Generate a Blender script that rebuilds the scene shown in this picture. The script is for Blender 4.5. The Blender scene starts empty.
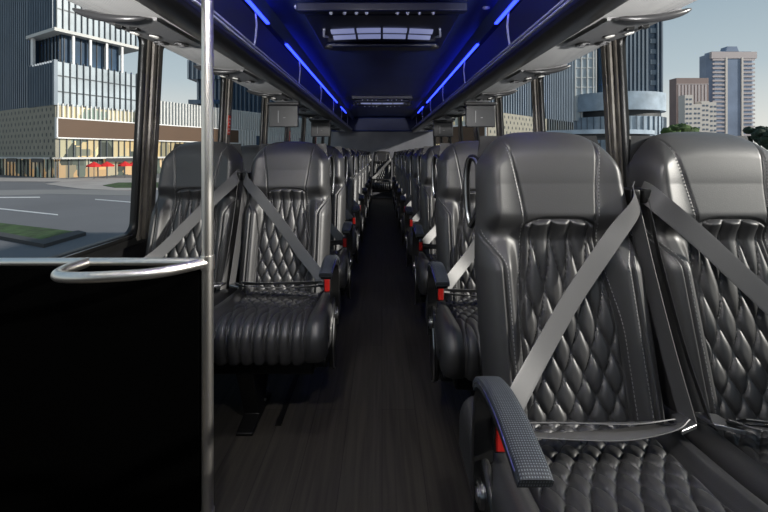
import bpy, math, random
import numpy as np
from mathutils import Vector, Matrix

random.seed(7)
C = bpy.context.scene.collection
EYE = 1.08          # eye height above the bus floor
GROUND = -1.35      # street level under the bus floor
PX = 390.0          # focal length in pixels at 768 wide

# ------------------------------------------------------------------ materials
def nodes_of(m):
    m.use_nodes = True
    return m.node_tree.nodes, m.node_tree.links

def mat(name, col, rough=.5, metal=0.0, bump=0.0, bscale=60.0, var=0.0, vscale=6.0, spec=.5, emit=None, estr=0.0, coat=0.0, bdist=.002):
    m = bpy.data.materials.new(name)
    N, L = nodes_of(m)
    b = N['Principled BSDF']
    b.inputs['Base Color'].default_value = (*col, 1)
    b.inputs['Roughness'].default_value = rough
    b.inputs['Metallic'].default_value = metal
    b.inputs['Specular IOR Level'].default_value = spec
    b.inputs['Coat Weight'].default_value = coat
    b.inputs['Coat Roughness'].default_value = .15
    if emit:
        b.inputs['Emission Color'].default_value = (*emit, 1)
        b.inputs['Emission Strength'].default_value = estr
    tc = N.new('ShaderNodeTexCoord')
    if var:
        nz = N.new('ShaderNodeTexNoise'); nz.inputs['Scale'].default_value = vscale; nz.inputs['Detail'].default_value = 4
        L.new(tc.outputs['Object'], nz.inputs['Vector'])
        r = N.new('ShaderNodeValToRGB')
        r.color_ramp.elements[0].position = .3; r.color_ramp.elements[1].position = .7
        r.color_ramp.elements[0].color = (*[max(0, c*(1-var)) for c in col], 1)
        r.color_ramp.elements[1].color = (*[min(1, c*(1+var)) for c in col], 1)
        L.new(nz.outputs['Fac'], r.inputs['Fac']); L.new(r.outputs['Color'], b.inputs['Base Color'])
    if bump:
        n2 = N.new('ShaderNodeTexNoise'); n2.inputs['Scale'].default_value = bscale; n2.inputs['Detail'].default_value = 3
        L.new(tc.outputs['Object'], n2.inputs['Vector'])
        bp = N.new('ShaderNodeBump'); bp.inputs['Strength'].default_value = bump; bp.inputs['Distance'].default_value = bdist
        L.new(n2.outputs['Fac'], bp.inputs['Height']); L.new(bp.outputs['Normal'], b.inputs['Normal'])
    return m

def dot_mat(name, base, dot, scale, rough=.5, thresh=.25, bump=.3, metal=0.0, stretch=(1, 1, 1)):
    """Fine dotted surface: voronoi cells."""
    m = bpy.data.materials.new(name); N, L = nodes_of(m); b = N['Principled BSDF']
    b.inputs['Roughness'].default_value = rough; b.inputs['Metallic'].default_value = metal
    tc = N.new('ShaderNodeTexCoord'); mp = N.new('ShaderNodeMapping'); mp.inputs['Scale'].default_value = stretch
    L.new(tc.outputs['Object'], mp.inputs['Vector'])
    v = N.new('ShaderNodeTexVoronoi'); v.inputs['Scale'].default_value = scale; v.inputs['Randomness'].default_value = 0
    L.new(mp.outputs['Vector'], v.inputs['Vector'])
    r = N.new('ShaderNodeValToRGB'); r.color_ramp.elements[0].position = thresh; r.color_ramp.elements[1].position = thresh+.12
    r.color_ramp.elements[0].color = (*dot, 1); r.color_ramp.elements[1].color = (*base, 1)
    L.new(v.outputs['Distance'], r.inputs['Fac']); L.new(r.outputs['Color'], b.inputs['Base Color'])
    bp = N.new('ShaderNodeBump'); bp.inputs['Strength'].default_value = bump; bp.inputs['Distance'].default_value = .001
    L.new(v.outputs['Distance'], bp.inputs['Height']); L.new(bp.outputs['Normal'], b.inputs['Normal'])
    return m

def shop_mat(name, warm, estr, sx, sz, darkness=.35):
    """Lit shop windows: blocks of warm and cool light seen through glass."""
    m = bpy.data.materials.new(name); N, L = nodes_of(m); b = N['Principled BSDF']
    b.inputs['Roughness'].default_value = .25
    tc = N.new('ShaderNodeTexCoord'); mp = N.new('ShaderNodeMapping'); mp.inputs['Scale'].default_value = (sx, sx, sz)
    L.new(tc.outputs['Object'], mp.inputs['Vector'])
    v = N.new('ShaderNodeTexVoronoi'); v.distance = 'CHEBYCHEV'; v.inputs['Scale'].default_value = 1.0
    L.new(mp.outputs['Vector'], v.inputs['Vector'])
    sep = N.new('ShaderNodeSeparateColor'); L.new(v.outputs['Color'], sep.inputs['Color'])
    r = N.new('ShaderNodeValToRGB'); e = r.color_ramp.elements
    e[0].position = 0; e[0].color = (.03, .035, .03, 1); e[1].position = 1; e[1].color = (*warm, 1)
    x = e.new(darkness); x.color = (.10, .12, .10, 1)
    x = e.new(darkness+.2); x.color = (warm[0]*.6, warm[1]*.6, warm[2]*.6, 1)
    x = e.new(.86); x.color = (.16, .24, .22, 1)
    L.new(sep.outputs['Red'], r.inputs['Fac']); L.new(r.outputs['Color'], b.inputs['Base Color'])
    L.new(r.outputs['Color'], b.inputs['Emission Color']); b.inputs['Emission Strength'].default_value = estr
    return m

def wood_floor():
    m = bpy.data.materials.new('dark_plank_floor'); N, L = nodes_of(m); b = N['Principled BSDF']
    tc = N.new('ShaderNodeTexCoord')
    mp = N.new('ShaderNodeMapping'); mp.inputs['Rotation'].default_value = (0, 0, math.pi/2)
    L.new(tc.outputs['Object'], mp.inputs['Vector'])
    br = N.new('ShaderNodeTexBrick'); br.inputs['Scale'].default_value = 1.0
    br.inputs['Brick Width'].default_value = 1.1; br.inputs['Row Height'].default_value = .14; br.inputs['Mortar Size'].default_value = .0012
    br.inputs['Color1'].default_value = (.040, .037, .032, 1); br.inputs['Color2'].default_value = (.033, .030, .026, 1)
    br.inputs['Mortar'].default_value = (.012, .011, .010, 1)
    L.new(mp.outputs['Vector'], br.inputs['Vector'])
    mp2 = N.new('ShaderNodeMapping'); mp2.inputs['Scale'].default_value = (55, 2.2, 1); L.new(tc.outputs['Object'], mp2.inputs['Vector'])
    nz = N.new('ShaderNodeTexNoise'); nz.inputs['Scale'].default_value = 1.0; nz.inputs['Detail'].default_value = 6; nz.inputs['Distortion'].default_value = .8
    L.new(mp2.outputs['Vector'], nz.inputs['Vector'])
    mx = N.new('ShaderNodeMix'); mx.data_type = 'RGBA'; mx.blend_type = 'MULTIPLY'; mx.inputs['Factor'].default_value = 1
    r = N.new('ShaderNodeValToRGB'); r.color_ramp.elements[0].position = .3; r.color_ramp.elements[1].position = .65
    r.color_ramp.elements[0].color = (.75, .75, .75, 1); r.color_ramp.elements[1].color = (1.35, 1.33, 1.3, 1)
    L.new(nz.outputs['Fac'], r.inputs['Fac'])
    L.new(br.outputs['Color'], mx.inputs['A']); L.new(r.outputs['Color'], mx.inputs['B']); L.new(mx.outputs['Result'], b.inputs['Base Color'])
    b.inputs['Roughness'].default_value = .55; b.inputs['Specular IOR Level'].default_value = .3
    bp = N.new('ShaderNodeBump'); bp.inputs['Strength'].default_value = .25; bp.inputs['Distance'].default_value = .002
    L.new(nz.outputs['Fac'], bp.inputs['Height']); L.new(bp.outputs['Normal'], b.inputs['Normal'])
    return m

def glass_mat():
    m = bpy.data.materials.new('window_glass'); N, L = nodes_of(m)
    N.remove(N['Principled BSDF']); out = N['Material Output']
    t = N.new('ShaderNodeBsdfTransparent'); t.inputs['Color'].default_value = (.93, .96, .97, 1)
    g = N.new('ShaderNodeBsdfGlossy'); g.inputs['Roughness'].default_value = .02
    fr = N.new('ShaderNodeFresnel'); fr.inputs['IOR'].default_value = 1.03
    mx = N.new('ShaderNodeMixShader'); L.new(fr.outputs['Fac'], mx.inputs['Fac'])
    L.new(t.outputs['BSDF'], mx.inputs[1]); L.new(g.outputs['BSDF'], mx.inputs[2]); L.new(mx.outputs['Shader'], out.inputs['Surface'])
    return m

M = dict(
    leather=mat('black_leather', (.033, .033, .034), .43, bump=.35, bscale=420, spec=.75, bdist=.0008),
    leather_side=mat('black_leather_bolster', (.034, .034, .036), .43, bump=.35, bscale=380, spec=.5, bdist=.0008),
    thread=mat('grey_thread', (.20, .20, .20), .7),
    shell=mat('black_seat_shell', (.012, .012, .013), .38, bump=.1, bscale=200),
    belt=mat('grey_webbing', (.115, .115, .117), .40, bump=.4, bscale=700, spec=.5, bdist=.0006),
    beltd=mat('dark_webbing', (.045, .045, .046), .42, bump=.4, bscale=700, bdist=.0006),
    red=mat('red_button', (.38, .010, .007), .35, emit=None),
    plastic=mat('black_plastic', (.012, .012, .012), .35),
    pad=dot_mat('woven_armrest_pad', (.014, .018, .024), (.105, .12, .135), 260, .6, .22, .5, stretch=(1, 1, 0)),
    silver=mat('silver_edge', (.55, .55, .56), .28, metal=1),
    steel=mat('brushed_steel', (.80, .77, .72), .34, metal=1, bump=.15, bscale=120, bdist=.0006),
    black_panel=mat('matte_black_panel', (.0006, .0006, .0006), .8, spec=.02),
    blackm=mat('black_paint', (.006, .006, .006), .45, spec=.3),
    floor=wood_floor(),
    wall=mat('black_wall_trim', (.007, .007, .008), .5, spec=.35, bump=.1, bscale=90),
    rubber=mat('window_rubber', (.006, .006, .006), .38),
    pillar=mat('bronze_pillar', (.13, .118, .102), .5, metal=.1, bump=.25, bscale=45, var=.3, vscale=12),
    rear=mat('grey_rear_trim', (.22, .23, .26), .6, bump=.2, bscale=40, var=.12, vscale=3),
    under=dot_mat('light_grey_perforated_liner', (.80, .80, .79), (.58, .58, .58), 95, .45, .22, .4),
    bull=mat('black_rack_nose', (.010, .010, .011), .33, bump=.15, bscale=200),
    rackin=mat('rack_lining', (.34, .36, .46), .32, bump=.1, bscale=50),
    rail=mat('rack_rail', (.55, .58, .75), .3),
    led=mat('blue_led', (.0, .0, .02), .4, emit=(.020, .040, 1.0), estr=5.5),
    ceiling=mat('dark_ceiling_liner', (.022, .040, .17), .5, bump=.2, bscale=160, var=.15, vscale=2),  # blue glow of the LED strips put into the liner colour
    hatch=mat('hatch_plastic', (.006, .010, .042), .35),  # takes the ceiling's blue glow into its own colour
    lens=mat('frosted_lens', (.35, .37, .5), .2, emit=(.30, .34, .62), estr=.55),
    psu=mat('console_grey', (.20, .20, .205), .42, bump=.15, bscale=150),
    psulip=mat('console_lip', (.035, .035, .037), .28),
    lamp=mat('reading_lamp_lens', (.75, .75, .72), .15, emit=(1, .95, .85), estr=.25),
    screen=mat('monitor_back', (.018, .019, .022), .35, bump=.1, bscale=100, var=.1),
    logo=mat('grey_logo', (.25, .25, .26), .4),
    glass=glass_mat(),
    sticker=mat('red_sticker', (.62, .05, .025), .5),
    white=mat('white_print', (.8, .8, .78), .6),
)

# ------------------------------------------------------------------ mesh helpers
class MB:
    def __init__(s): s.v = []; s.f = []; s.mi = []; s.cur = 0
    def add(s, vs, fs):
        b = len(s.v); s.v += [tuple(v) for v in vs]; s.f += [tuple(b+i for i in f) for f in fs]; s.mi += [s.cur]*len(fs); return s
    def box(s, x0, x1, y0, y1, z0, z1):
        if x0 > x1: x0, x1 = x1, x0
        if y0 > y1: y0, y1 = y1, y0
        vs = [(x, y, z) for x in (x0, x1) for y in (y0, y1) for z in (z0, z1)]
        return s.add(vs, [(0, 1, 3, 2), (4, 6, 7, 5), (0, 4, 5, 1), (2, 3, 7, 6), (0, 2, 6, 4), (1, 5, 7, 3)])
    def tube(s, pts, r, n=12, cap=True):
        pts = [Vector(p) for p in pts]; rings = []; up = None
        rr = r if isinstance(r, (list, tuple)) else [r]*len(pts)
        for i, p in enumerate(pts):
            t = (pts[min(i+1, len(pts)-1)]-pts[max(i-1, 0)]).normalized()
            if up is None:
                a = Vector((0, 0, 1)) if abs(t.z) < .9 else Vector((1, 0, 0)); up = (a-t*a.dot(t)).normalized()
            else: up = (up-t*up.dot(t)).normalized()
            sd = t.cross(up)
            rings.append([p+up*math.cos(2*math.pi*k/n)*rr[i]+sd*math.sin(2*math.pi*k/n)*rr[i] for k in range(n)])
        vs = [v for q in rings for v in q]; fs = []
        for i in range(len(pts)-1):
            for k in range(n):
                a = i*n+k; b = i*n+(k+1) % n; fs.append((a, b, b+n, a+n))
        if cap: fs.append(tuple(range(n))[::-1]); fs.append(tuple((len(pts)-1)*n+k for k in range(n)))
        return s.add(vs, fs)
    def prism(s, poly, axis, a, b):
        """polygon in the two other axes extruded along axis from a to b"""
        def P(u, v, w):
            return {'x': (w, u, v), 'y': (u, w, v), 'z': (u, v, w)}[axis]
        n = len(poly)
        vs = [P(u, v, a) for u, v in poly]+[P(u, v, b) for u, v in poly]
        fs = [tuple(range(n)), tuple(range(2*n-1, n-1, -1))]+[(i, i+n, (i+1) % n+n, (i+1) % n) for i in range(n)]
        return s.add(vs, fs)
    def disc(s, c, nrm, r, h, n=24, r2=None, inner=0):
        c = Vector(c); nrm = Vector(nrm).normalized(); r2 = r if r2 is None else r2
        return s.tube([c, c+nrm*h], [r, r2], n)
    def grid(s, P):
        """P: array (n, m, 3)"""
        n, m = len(P), len(P[0]); vs = [tuple(P[i][j]) for i in range(n) for j in range(m)]
        fs = [(i*m+j, i*m+j+1, (i+1)*m+j+1, (i+1)*m+j) for i in range(n-1) for j in range(m-1)]
        return s.add(vs, fs)
    def mesh(s, name, mats, smooth=True, angle=40):
        me = bpy.data.meshes.new(name); me.from_pydata(s.v, [], s.f); me.update()
        for m in (mats if isinstance(mats, (list, tuple)) else [mats]): me.materials.append(m)
        if len(me.materials) > 1: me.polygons.foreach_set('material_index', s.mi)
        import bmesh
        bm = bmesh.new(); bm.from_mesh(me); bmesh.ops.recalc_face_normals(bm, faces=bm.faces)
        if smooth:
            for f in bm.faces: f.smooth = True
            lim = math.radians(angle)
            for e in bm.edges:
                if len(e.link_faces) == 2 and e.calc_face_angle(0) > lim: e.smooth = False
        bm.to_mesh(me); bm.free()
        return me
    def build(s, name, m, parent=None, smooth=True, bevel=0, angle=40, label=None):
        o = bpy.data.objects.new(name, s.mesh(name, m, smooth, angle)); C.objects.link(o)
        if parent: o.parent = parent
        if bevel:
            b = o.modifiers.new('b', 'BEVEL'); b.width = bevel; b.segments = 3; b.limit_method = 'ANGLE'; b.angle_limit = math.radians(50)
        if label: o['label'] = label
        return o

def empty(name, loc=(0, 0, 0), rz=0.0):
    o = bpy.data.objects.new(name, None); C.objects.link(o); o.location = loc; o.rotation_euler.z = rz; return o
def tag(o, label=None, cat=None, group=None, kind=None):
    if label: o['label'] = label
    if cat: o['category'] = cat
    if group: o['group'] = group
    if kind: o['kind'] = kind
    return o
def struct(o): o['kind'] = 'structure'; return o
def children(o): return [c for c in bpy.data.objects if c.parent == o]
def copy_tree(o, parent=None):
    c = o.copy(); C.objects.link(c); c.parent = parent
    for ch in KIDS.get(o.name, children(o)): copy_tree(ch, c)
    return c
KIDS = {}

def cr(pts, n=8):
    """Catmull-Rom through pts"""
    P = [Vector(p) for p in pts]; P = [P[0]*2-P[1]]+P+[P[-1]*2-P[-2]]; out = []
    for i in range(1, len(P)-2):
        for k in range(n):
            t = k/n
            out.append(.5*((2*P[i])+(P[i+1]-P[i-1])*t+(2*P[i-1]-5*P[i]+4*P[i+1]-P[i+2])*t*t+(3*P[i]-P[i-1]-3*P[i+1]+P[i+2])*t**3))
    out.append(P[-2]); return out

def ribbon(mb, pts, wdirs, width, th=.0016, n=9):
    """flat webbing through pts, wdirs: width direction per control point"""
    Q = cr(pts, 10); W = cr(wdirs, 10); rows = []
    for i, p in enumerate(Q):
        t = (Q[min(i+1, len(Q)-1)]-Q[max(i-1, 0)]).normalized(); w = Vector(W[i]); w = (w-t*w.dot(t)).normalized(); nn = t.cross(w)
        row = []
        for k in range(n): row.append(p+w*width*(k/(n-1)-.5)+nn*(th/2+(.0006 if k % 2 else 0)))
        for k in range(n-1, -1, -1): row.append(p+w*width*(k/(n-1)-.5)-nn*(th/2+(.0006 if k % 2 else 0)))
        row.append(row[0]); rows.append(row)
    mb.grid(rows)

def sst(a, b, x): t = np.clip((x-a)/(b-a), 0, 1); return t*t*(3-2*t)

# ------------------------------------------------------------------ seat
ZB, ZT = .40, 1.147
def hw_of(z): return np.interp(z, [.40, .6, .78, .86, .92, 1.05, 1.147], [.210, .215, .2165, .211, .203, .198, .182])
def yplane(z): return np.where(z < 1.0, (z-1.0)*.27, (z-1.0)*.16)
def puff(a, b):
    s = np.clip(np.abs(np.sin(np.pi*a)*np.sin(np.pi*b)), 0, 1)
    return np.sqrt(1-(1-s)**2)
def back_front(x, z, xi, v):
    """distance of the front face in front of the mid plane"""
    hw = hw_of(z); d = hw*(1-np.abs(xi)); r = .045
    e = np.sqrt(np.clip(1-(1-np.clip(d/r, 0, 1))**2, 0, 1))
    dt = (1-v)*(ZT-ZB); e2 = np.sqrt(np.clip(1-(1-np.clip(dt/.075, 0, 1))**2, 0, 1))
    db = v*(ZT-ZB); e3 = np.sqrt(np.clip(1-(1-np.clip(db/.03, 0, 1))**2, 0, 1))
    ax = np.abs(x)
    T = .055+.038*sst(.845, .925, z)-.012*sst(1.0, 1.14, z)
    T = T+.016*sst(.86, .94, z)*sst(.11, .20, ax)
    bol = sst(.112, .150, ax)*sst(.885, .78, z)
    T = T+.046*bol
    # piping crease that curls down the outside of the bolster
    xp = .163+.047*sst(.79, .875, z)
    g = np.exp(-((ax-xp)/.0032)**2)*sst(.885, .86, z)
    T = T-.007*g+.003*np.exp(-((ax-xp-.008)/.004)**2)*sst(.885, .86, z)
    # quilted centre panel
    xq = .094+.030*sst(.90, .62, z); zq = .908-.03*(ax/.105)**4
    dq = np.minimum(xq-ax, zq-z); m = sst(0, .014, dq)
    t = .91-z; gph = .6*t+12.5*t*t
    A = x/.050
    T = T+m*(.0145*puff(A+gph+.5, A-gph+.5)-.001)-.006*np.exp(-(dq/.0035)**2)*(z < .93)
    # head seams
    xs = .094+.036*np.clip((z-.9)/.24, 0, 1)**1.3
    T = T-.0055*np.exp(-((ax-xs)/.0030)**2)*sst(.89, .91, z)
    # neck roll under the head
    return T*e*e2*e3

def make_backrest():
    NX, NZ = 216, 250
    u = np.linspace(-1, 1, NX); xi = 1.4*u-.4*u**3; v = np.linspace(0, 1, NZ)
    v = np.where(v > .9, v, v); XI, V = np.meshgrid(xi, v)
    ztop = ZT-.016*XI**2-.085*np.abs(XI)**5.5
    Z = ZB+V*(ztop-ZB); X = XI*hw_of(Z)
    F = back_front(X, Z, XI, V)
    Yf = yplane(Z)-F
    E = np.clip(F/np.maximum(.055, 1e-6), 0, 1)
    front = np.stack([X, Yf, Z], -1)
    # rear skin, coarser
    mb = MB(); mb.grid(front[:, ::-1].tolist())
    sx = list(range(0, NX, 12))+([NX-1] if (NX-1) % 12 else []); sz = list(range(0, NZ, 12))+([NZ-1] if (NZ-1) % 12 else [])
    XB, ZBk, EB = X[np.ix_(sz, sx)], Z[np.ix_(sz, sx)], E[np.ix_(sz, sx)]
    rear = np.stack([XB, yplane(ZBk)+.030*np.sqrt(EB), ZBk], -1)
    mb.grid(rear.tolist())
    return mb

def stitch_line(mb, pts, w=.0011, ln=.0055, gap=.0095):
    pts = [Vector(p) for p in pts]; acc = 0
    for a, b in zip(pts, pts[1:]):
        L_ = (b-a).length; d = (b-a)/max(L_, 1e-9); s = -acc
        while s < L_:
            if s >= 0:
                p = a+d*s; q = p+d*ln; sd = Vector((0, 1, 0)).cross(d).normalized()*w; o = Vector((0, -w, 0))
                mb.add([p-sd, p+sd, q+sd, q-sd, p+o, q+o], [(0, 4, 5, 3), (4, 1, 2, 5), (0, 1, 4), (3, 5, 2)])
            s += gap
        acc = (L_-(s-gap)) if s > L_ else 0
        acc = gap-(s-L_) if s > L_ else 0

def bf_pt(x, z, off=.0006):
    ztop = ZT-.012*(x/.22)**2; v = (z-ZB)/(ztop-ZB); xi = x/hw_of(z)
    return (x, float(yplane(z)-back_front(np.float64(x), np.float64(z), np.float64(xi), np.float64(v)))-off, z)

def make_stitching():
    mb = MB()
    for s in (-1, 1):
        for o in (.0065,):
            mb_pts = [bf_pt(s*(.094+.036*max(0, (z-.9)/.24)**1.3+o), z) for z in np.linspace(.915, 1.10, 40)]; stitch_line(mb, mb_pts)
        stitch_line(mb, [bf_pt(s*(.163+.047*float(sst(.79, .875, z))-.008), z) for z in np.linspace(.45, .868, 70)])
        stitch_line(mb, [bf_pt(s*(.094+.030*float(sst(.90, .62, z))+.007), z) for z in np.linspace(.45, .89, 70)])
    return mb

# cushion: a slab bent over its front edge
def cushion_path(n):
    pts = cr([(0, -.115, .435), (0, -.25, .433), (0, -.40, .442), (0, -.52, .455), (0, -.585, .447), (0, -.622, .415), (0, -.632, .37), (0, -.622, .325), (0, -.600, .292)], 30)
    d = [0]
    for a, b in zip(pts, pts[1:]): d.append(d[-1]+(b-a).length)
    s = np.linspace(0, d[-1], n); y = np.interp(s, d, [p.y for p in pts]); z = np.interp(s, d, [p.z for p in pts])
    return s, y, z, d[-1]

def make_cushion(hw, thick=.125):
    NS = 230; s, y, z, Ltot = cushion_path(NS)
    ty = np.gradient(y); tz = np.gradient(z); l = np.hypot(ty, tz); ty /= l; tz /= l
    ny, nz = tz, -ty      # outward normal (up at the top, -y at the front)
    r = .038; cols = []
    for k in range(5): cols.append((-hw, thick-(thick-r)*k/5))
    for k in range(10): a = math.pi/2*k/10; cols.append((-hw+r*(1-math.cos(a)), r*(1-math.sin(a))))
    NI = 190
    for k in range(NI+1): cols.append((-hw+r+(2*hw-2*r)*k/NI, 0))
    for x, dr in [(-c[0], c[1]) for c in cols[:15][::-1]]: cols.append((x, dr))
    X = np.array([c[0] for c in cols]); DR = np.array([c[1] for c in cols])
    XX, SS = np.meshgrid(X, s); DD = np.meshgrid(DR, s)[0]
    ax = np.abs(XX); xq = hw-.078
    fs = Ltot-SS                       # distance from the lower front edge
    m = sst(0, .014, xq-ax)
    t = np.clip(fs-.20, 0, 1); gph = .9*fs+1.0*t+34*t*t
    gph = np.where(t > .16, gph, gph)
    A = XX/.047
    h = m*(.0135*puff(A+gph+.5, A-gph+.5)-.004)-.005*np.exp(-((xq-ax)/.0035)**2)
    h = h+.018*sst(xq, xq+.03, ax)*sst(0, .12, fs)*1.0
    h = h-.010*np.exp(-((ax-(xq+.05))/.0035)**2)*.5*sst(.02, .06, hw-ax)
    fade = np.clip(1-DD/.038, 0, 1)
    h = h*fade
    # round the two ends of the slab
    e_end = np.sqrt(np.clip(1-(1-np.clip(fs/.03, 0, 1))**2, 0, 1)); e_st = np.sqrt(np.clip(1-(1-np.clip(SS/.03, 0, 1))**2, 0, 1))
    drop = np.minimum(DD+(1-e_end*e_st)*.03, thick)
    # under the lip the slab keeps to its top plane so the corners do not fold
    NY = np.meshgrid(X, ny)[1]; NZ_ = np.meshgrid(X, nz)[1]; YY = np.meshgrid(X, y)[1]; ZZ = np.meshgrid(X, z)[1]
    lim = np.minimum(drop, np.where(NY < -.35, .06, thick))
    Pz = ZZ+NZ_*(h-lim); Py = YY+NY*(h-lim)
    Pz = np.maximum(Pz, .285)
    mb = MB(); mb.grid(np.stack([XX, Py, Pz], -1).tolist())
    # underside plate closes the slab
    mb.box(-hw+.012, hw-.012, -.575, -.12, .292, .33)
    return mb

def strap_dir(*a): return [Vector(x) for x in a]

def make_seat(side, is_aisle, meshes):
    """side = +1: the seat belt comes from the +x shoulder. Aisle seats carry armrest and pedestal on the other side."""
    g = side
    root = empty('coach_seat')
    def link(name, me):
        o = bpy.data.objects.new(name, me); C.objects.link(o); o.parent = root; return o
    bk_ = link('backrest', meshes['back'])
    
    link('cushion', meshes['cush_a' if is_aisle else 'cush_w']).location.x = (-.0225*g if is_aisle else .0*g)
    # moulded rear shell
    mb = MB(); rows = []
    for z in np.linspace(.36, 1.135, 26):
        hw = float(hw_of(max(z, .4)))-.008; rows.append([(x*hw, float(yplane(np.float64(z)))+.020+.035*(1-abs(x)**3)*(1 if z < 1.09 else .4), z) for x in np.linspace(-1, 1, 17)])
    mb.grid(rows)
    rows2 = [[(p[0], float(yplane(np.float64(p[2])))+.012, p[2]) for p in r] for r in rows]; mb.grid(rows2)
    mb.build('rear_shell', M['shell'], root)
    # grab handle loop on the side away from the belt
    hx = -g*.203
    loop = cr([(hx, .045, .86), (hx-g*.004, .068, .90), (hx-g*.006, .078, .97), (hx-g*.004, .078, 1.03), (hx, .055, 1.066), (hx+g*.012, .02, 1.06), (hx+g*.018, -.005, 1.0), (hx+g*.014, -.005, .92), (hx, .045, .86)], 6)
    if is_aisle:
        h = MB().tube(loop, .010, 10).build('grab_handle', M['plastic'], root)
        MB().tube([Vector((p.x-g*.004, p.y-.008, p.z)) for p in loop], .0035, 8).build('metal_edge', M['silver'], h)
    # shoulder belt
    mb = MB()
    P = [(g*.214, -.070, .985), (g*.196, -.122, .945), (g*.12, -.150, .868), (g*.0, -.190, .735), (-g*.10, -.240, .622), (-g*.185, -.310, .552), (-g*.232, -.350, .505)]
    Wd = [(.12, 1, -.2), (.75, .5, -.5), (1, .1, -.9), (1, .1, -1.0), (1, .1, -1.0), (1, .1, -.9), (1, .1, -.7)]
    Wd = [(w[0]*g, w[1], w[2]) for w in Wd]
    ribbon(mb, P, Wd, .052); mb.build('shoulder_belt', M['belt'], root)
    mb = MB()   # strap running from the guide down to the retractor between the seats
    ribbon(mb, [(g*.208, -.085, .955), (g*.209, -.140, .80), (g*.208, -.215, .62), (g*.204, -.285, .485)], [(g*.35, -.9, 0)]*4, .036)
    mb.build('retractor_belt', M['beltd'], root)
    mb = MB()   # lap belt lies on the cushion
    ribbon(mb, [(-g*.232, -.350, .508), (-g*.12, -.345, .498), (g*.02, -.335, .493), (g*.13, -.315, .494), (g*.180, -.295, .492)], [(0, -1, .55), (0, -1, .45), (0, -1, .25), (0, -1, .4), (0, -1, .9)], .050)
    ribbon(mb, [(-g*.232, -.335, .516), (-g*.10, -.320, .508), (g*.05, -.315, .503), (g*.15, -.300, .500)], [(0, -1, .75), (0, -1, .7), (0, -1, .6), (0, -1, .8)], .040)
    mb.build('lap_belt', M['belt'], root)
    mb = MB().prism([(g*.160, -.325), (g*.208, -.305), (g*.220, -.262), (g*.178, -.270)], 'z', .484, .494)
    mb.build('belt_anchor', M['silver'], root, bevel=.002)
    # belt guide between the two heads
    mb = MB().box(g*.196, g*.224, -.098, -.01, .945, .985); mb.build('belt_guide', M['plastic'], root, bevel=.006)
    # buckle
    bk = MB().box(-g*.224, -g*.254, -.378, -.358, .485, .552).build('buckle', M['plastic'], root, bevel=.005)
    MB().box(-g*.228, -g*.250, -.383, -.376, .492, .545).build('red_button', M['red'], bk, bevel=.003, label='red release button')
    # under-frame
    fr = MB().box(-.215, .215, -.56, -.16, .235, .288); fr.build('seat_frame', M['blackm'], root, bevel=.01)
    if is_aisle:
        ax = -g*.268           # armrest centre line (aisle side)
        prof = cr([(0, -.335, .34), (0, -.330, .47), (0, -.342, .56), (0, -.375, .622), (0, -.44, .650), (0, -.52, .655), (0, -.612, .640)], 8)
        # body: flat sweep; pad on top of it
        def sweep(pts, w, t0, t1, off):
            rows = []
            for i, p in enumerate(pts):
                t = (pts[min(i+1, len(pts)-1)]-pts[max(i-1, 0)]).normalized(); nn = Vector((1, 0, 0)).cross(t)*-1
                row = []
                for cx_, cz in ((-1, t0), (-1, t1*.8+t0*.2), (-.86, t1), (-.4, t1*1.05), (.4, t1*1.05), (.86, t1), (1, t1*.8+t0*.2), (1, t0), (-1, t0)):
                    row.append(Vector((ax+cx_*w, p.y, p.z))+nn*(cz+off))
                rows.append(row)
            m_ = MB().grid(rows); n_ = 8
            m_.f.append(tuple(range(n_))); m_.mi.append(0); b0 = (len(rows)-1)*9; m_.f.append(tuple(b0+k for k in range(n_))); m_.mi.append(0)
            return m_
        arm = sweep(prof, .0195, -.024, .0, 0).build('armrest', M['plastic'], root, angle=50)
        pad = sweep(prof[22:]+[prof[-1]+Vector((0, -.012, -.006))], .0235, -.006, .012, 0).build('armrest_pad', M['pad'], arm, angle=50)
        mb = MB()
        for sx in (-1, 1):
            mb.tube([Vector((ax+sx*.0235, p.y, p.z))+Vector((0, 0, 1))*.002 for p in prof[22:]], .0016, 6)
        mb.tube([(ax-.0235, prof[-1].y-.013, prof[-1].z), (ax+.0235, prof[-1].y-.013, prof[-1].z)], .0016, 6)
        mb.build('pad_piping', M['silver'], arm)
        # side mechanism
        sx0, sx1 = -g*.256, -g*.274
        poly = [(-.27, .45), (-.37, .46), (-.43, .41), (-.47, .32), (-.455, .21), (-.39, .165), (-.325, .19), (-.29, .30)]
        sc = MB().prism(poly, 'x', sx0, sx1).build('side_cover', M['plastic'], root, bevel=.008)
        e = cr([(sx1-g*.002, -.43, .40), (sx1-g*.003, -.468, .32), (sx1-g*.003, -.452, .22), (sx1-g*.002, -.39, .17)], 8)
        MB().tube(e, .0028, 8).build('metal_edge', M['silver'], sc)
        MB().disc((sx1, -.365, .395), (-g, 0, 0), .024, .008).disc((sx1-g*.008, -.365, .395), (-g, 0, 0), .013, .004).build('recline_button', M['silver'], sc)
        # bracket and pedestal
        mb = MB().prism([(-.56, .24), (-.42, .24), (-.37, .03), (-.30, .012), (-.30, 0), (-.56, 0), (-.56, .012), (-.47, .03)], 'x', g*.02, g*.085)
        mb.prism([(-.30, .24), (-.20, .24), (-.34, .06), (-.40, .06)], 'x', g*.03, g*.075)
        mb.box(-g*.25, g*.205, -.47, -.41, .215, .245)
        pd = mb.build('pedestal_leg', M['blackm'], root, bevel=.004)
        mb = MB()
        for k in range(3): mb.disc((g*.02, -.37-.018*k, .07-.012*k), (-g, -.3, 0), .006, .006, 10)
        mb.build('bolt', M['silver'], pd)
    KIDS[root.name] = children(root)
    for c in KIDS[root.name]: KIDS[c.name] = children(c)
    return root

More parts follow.
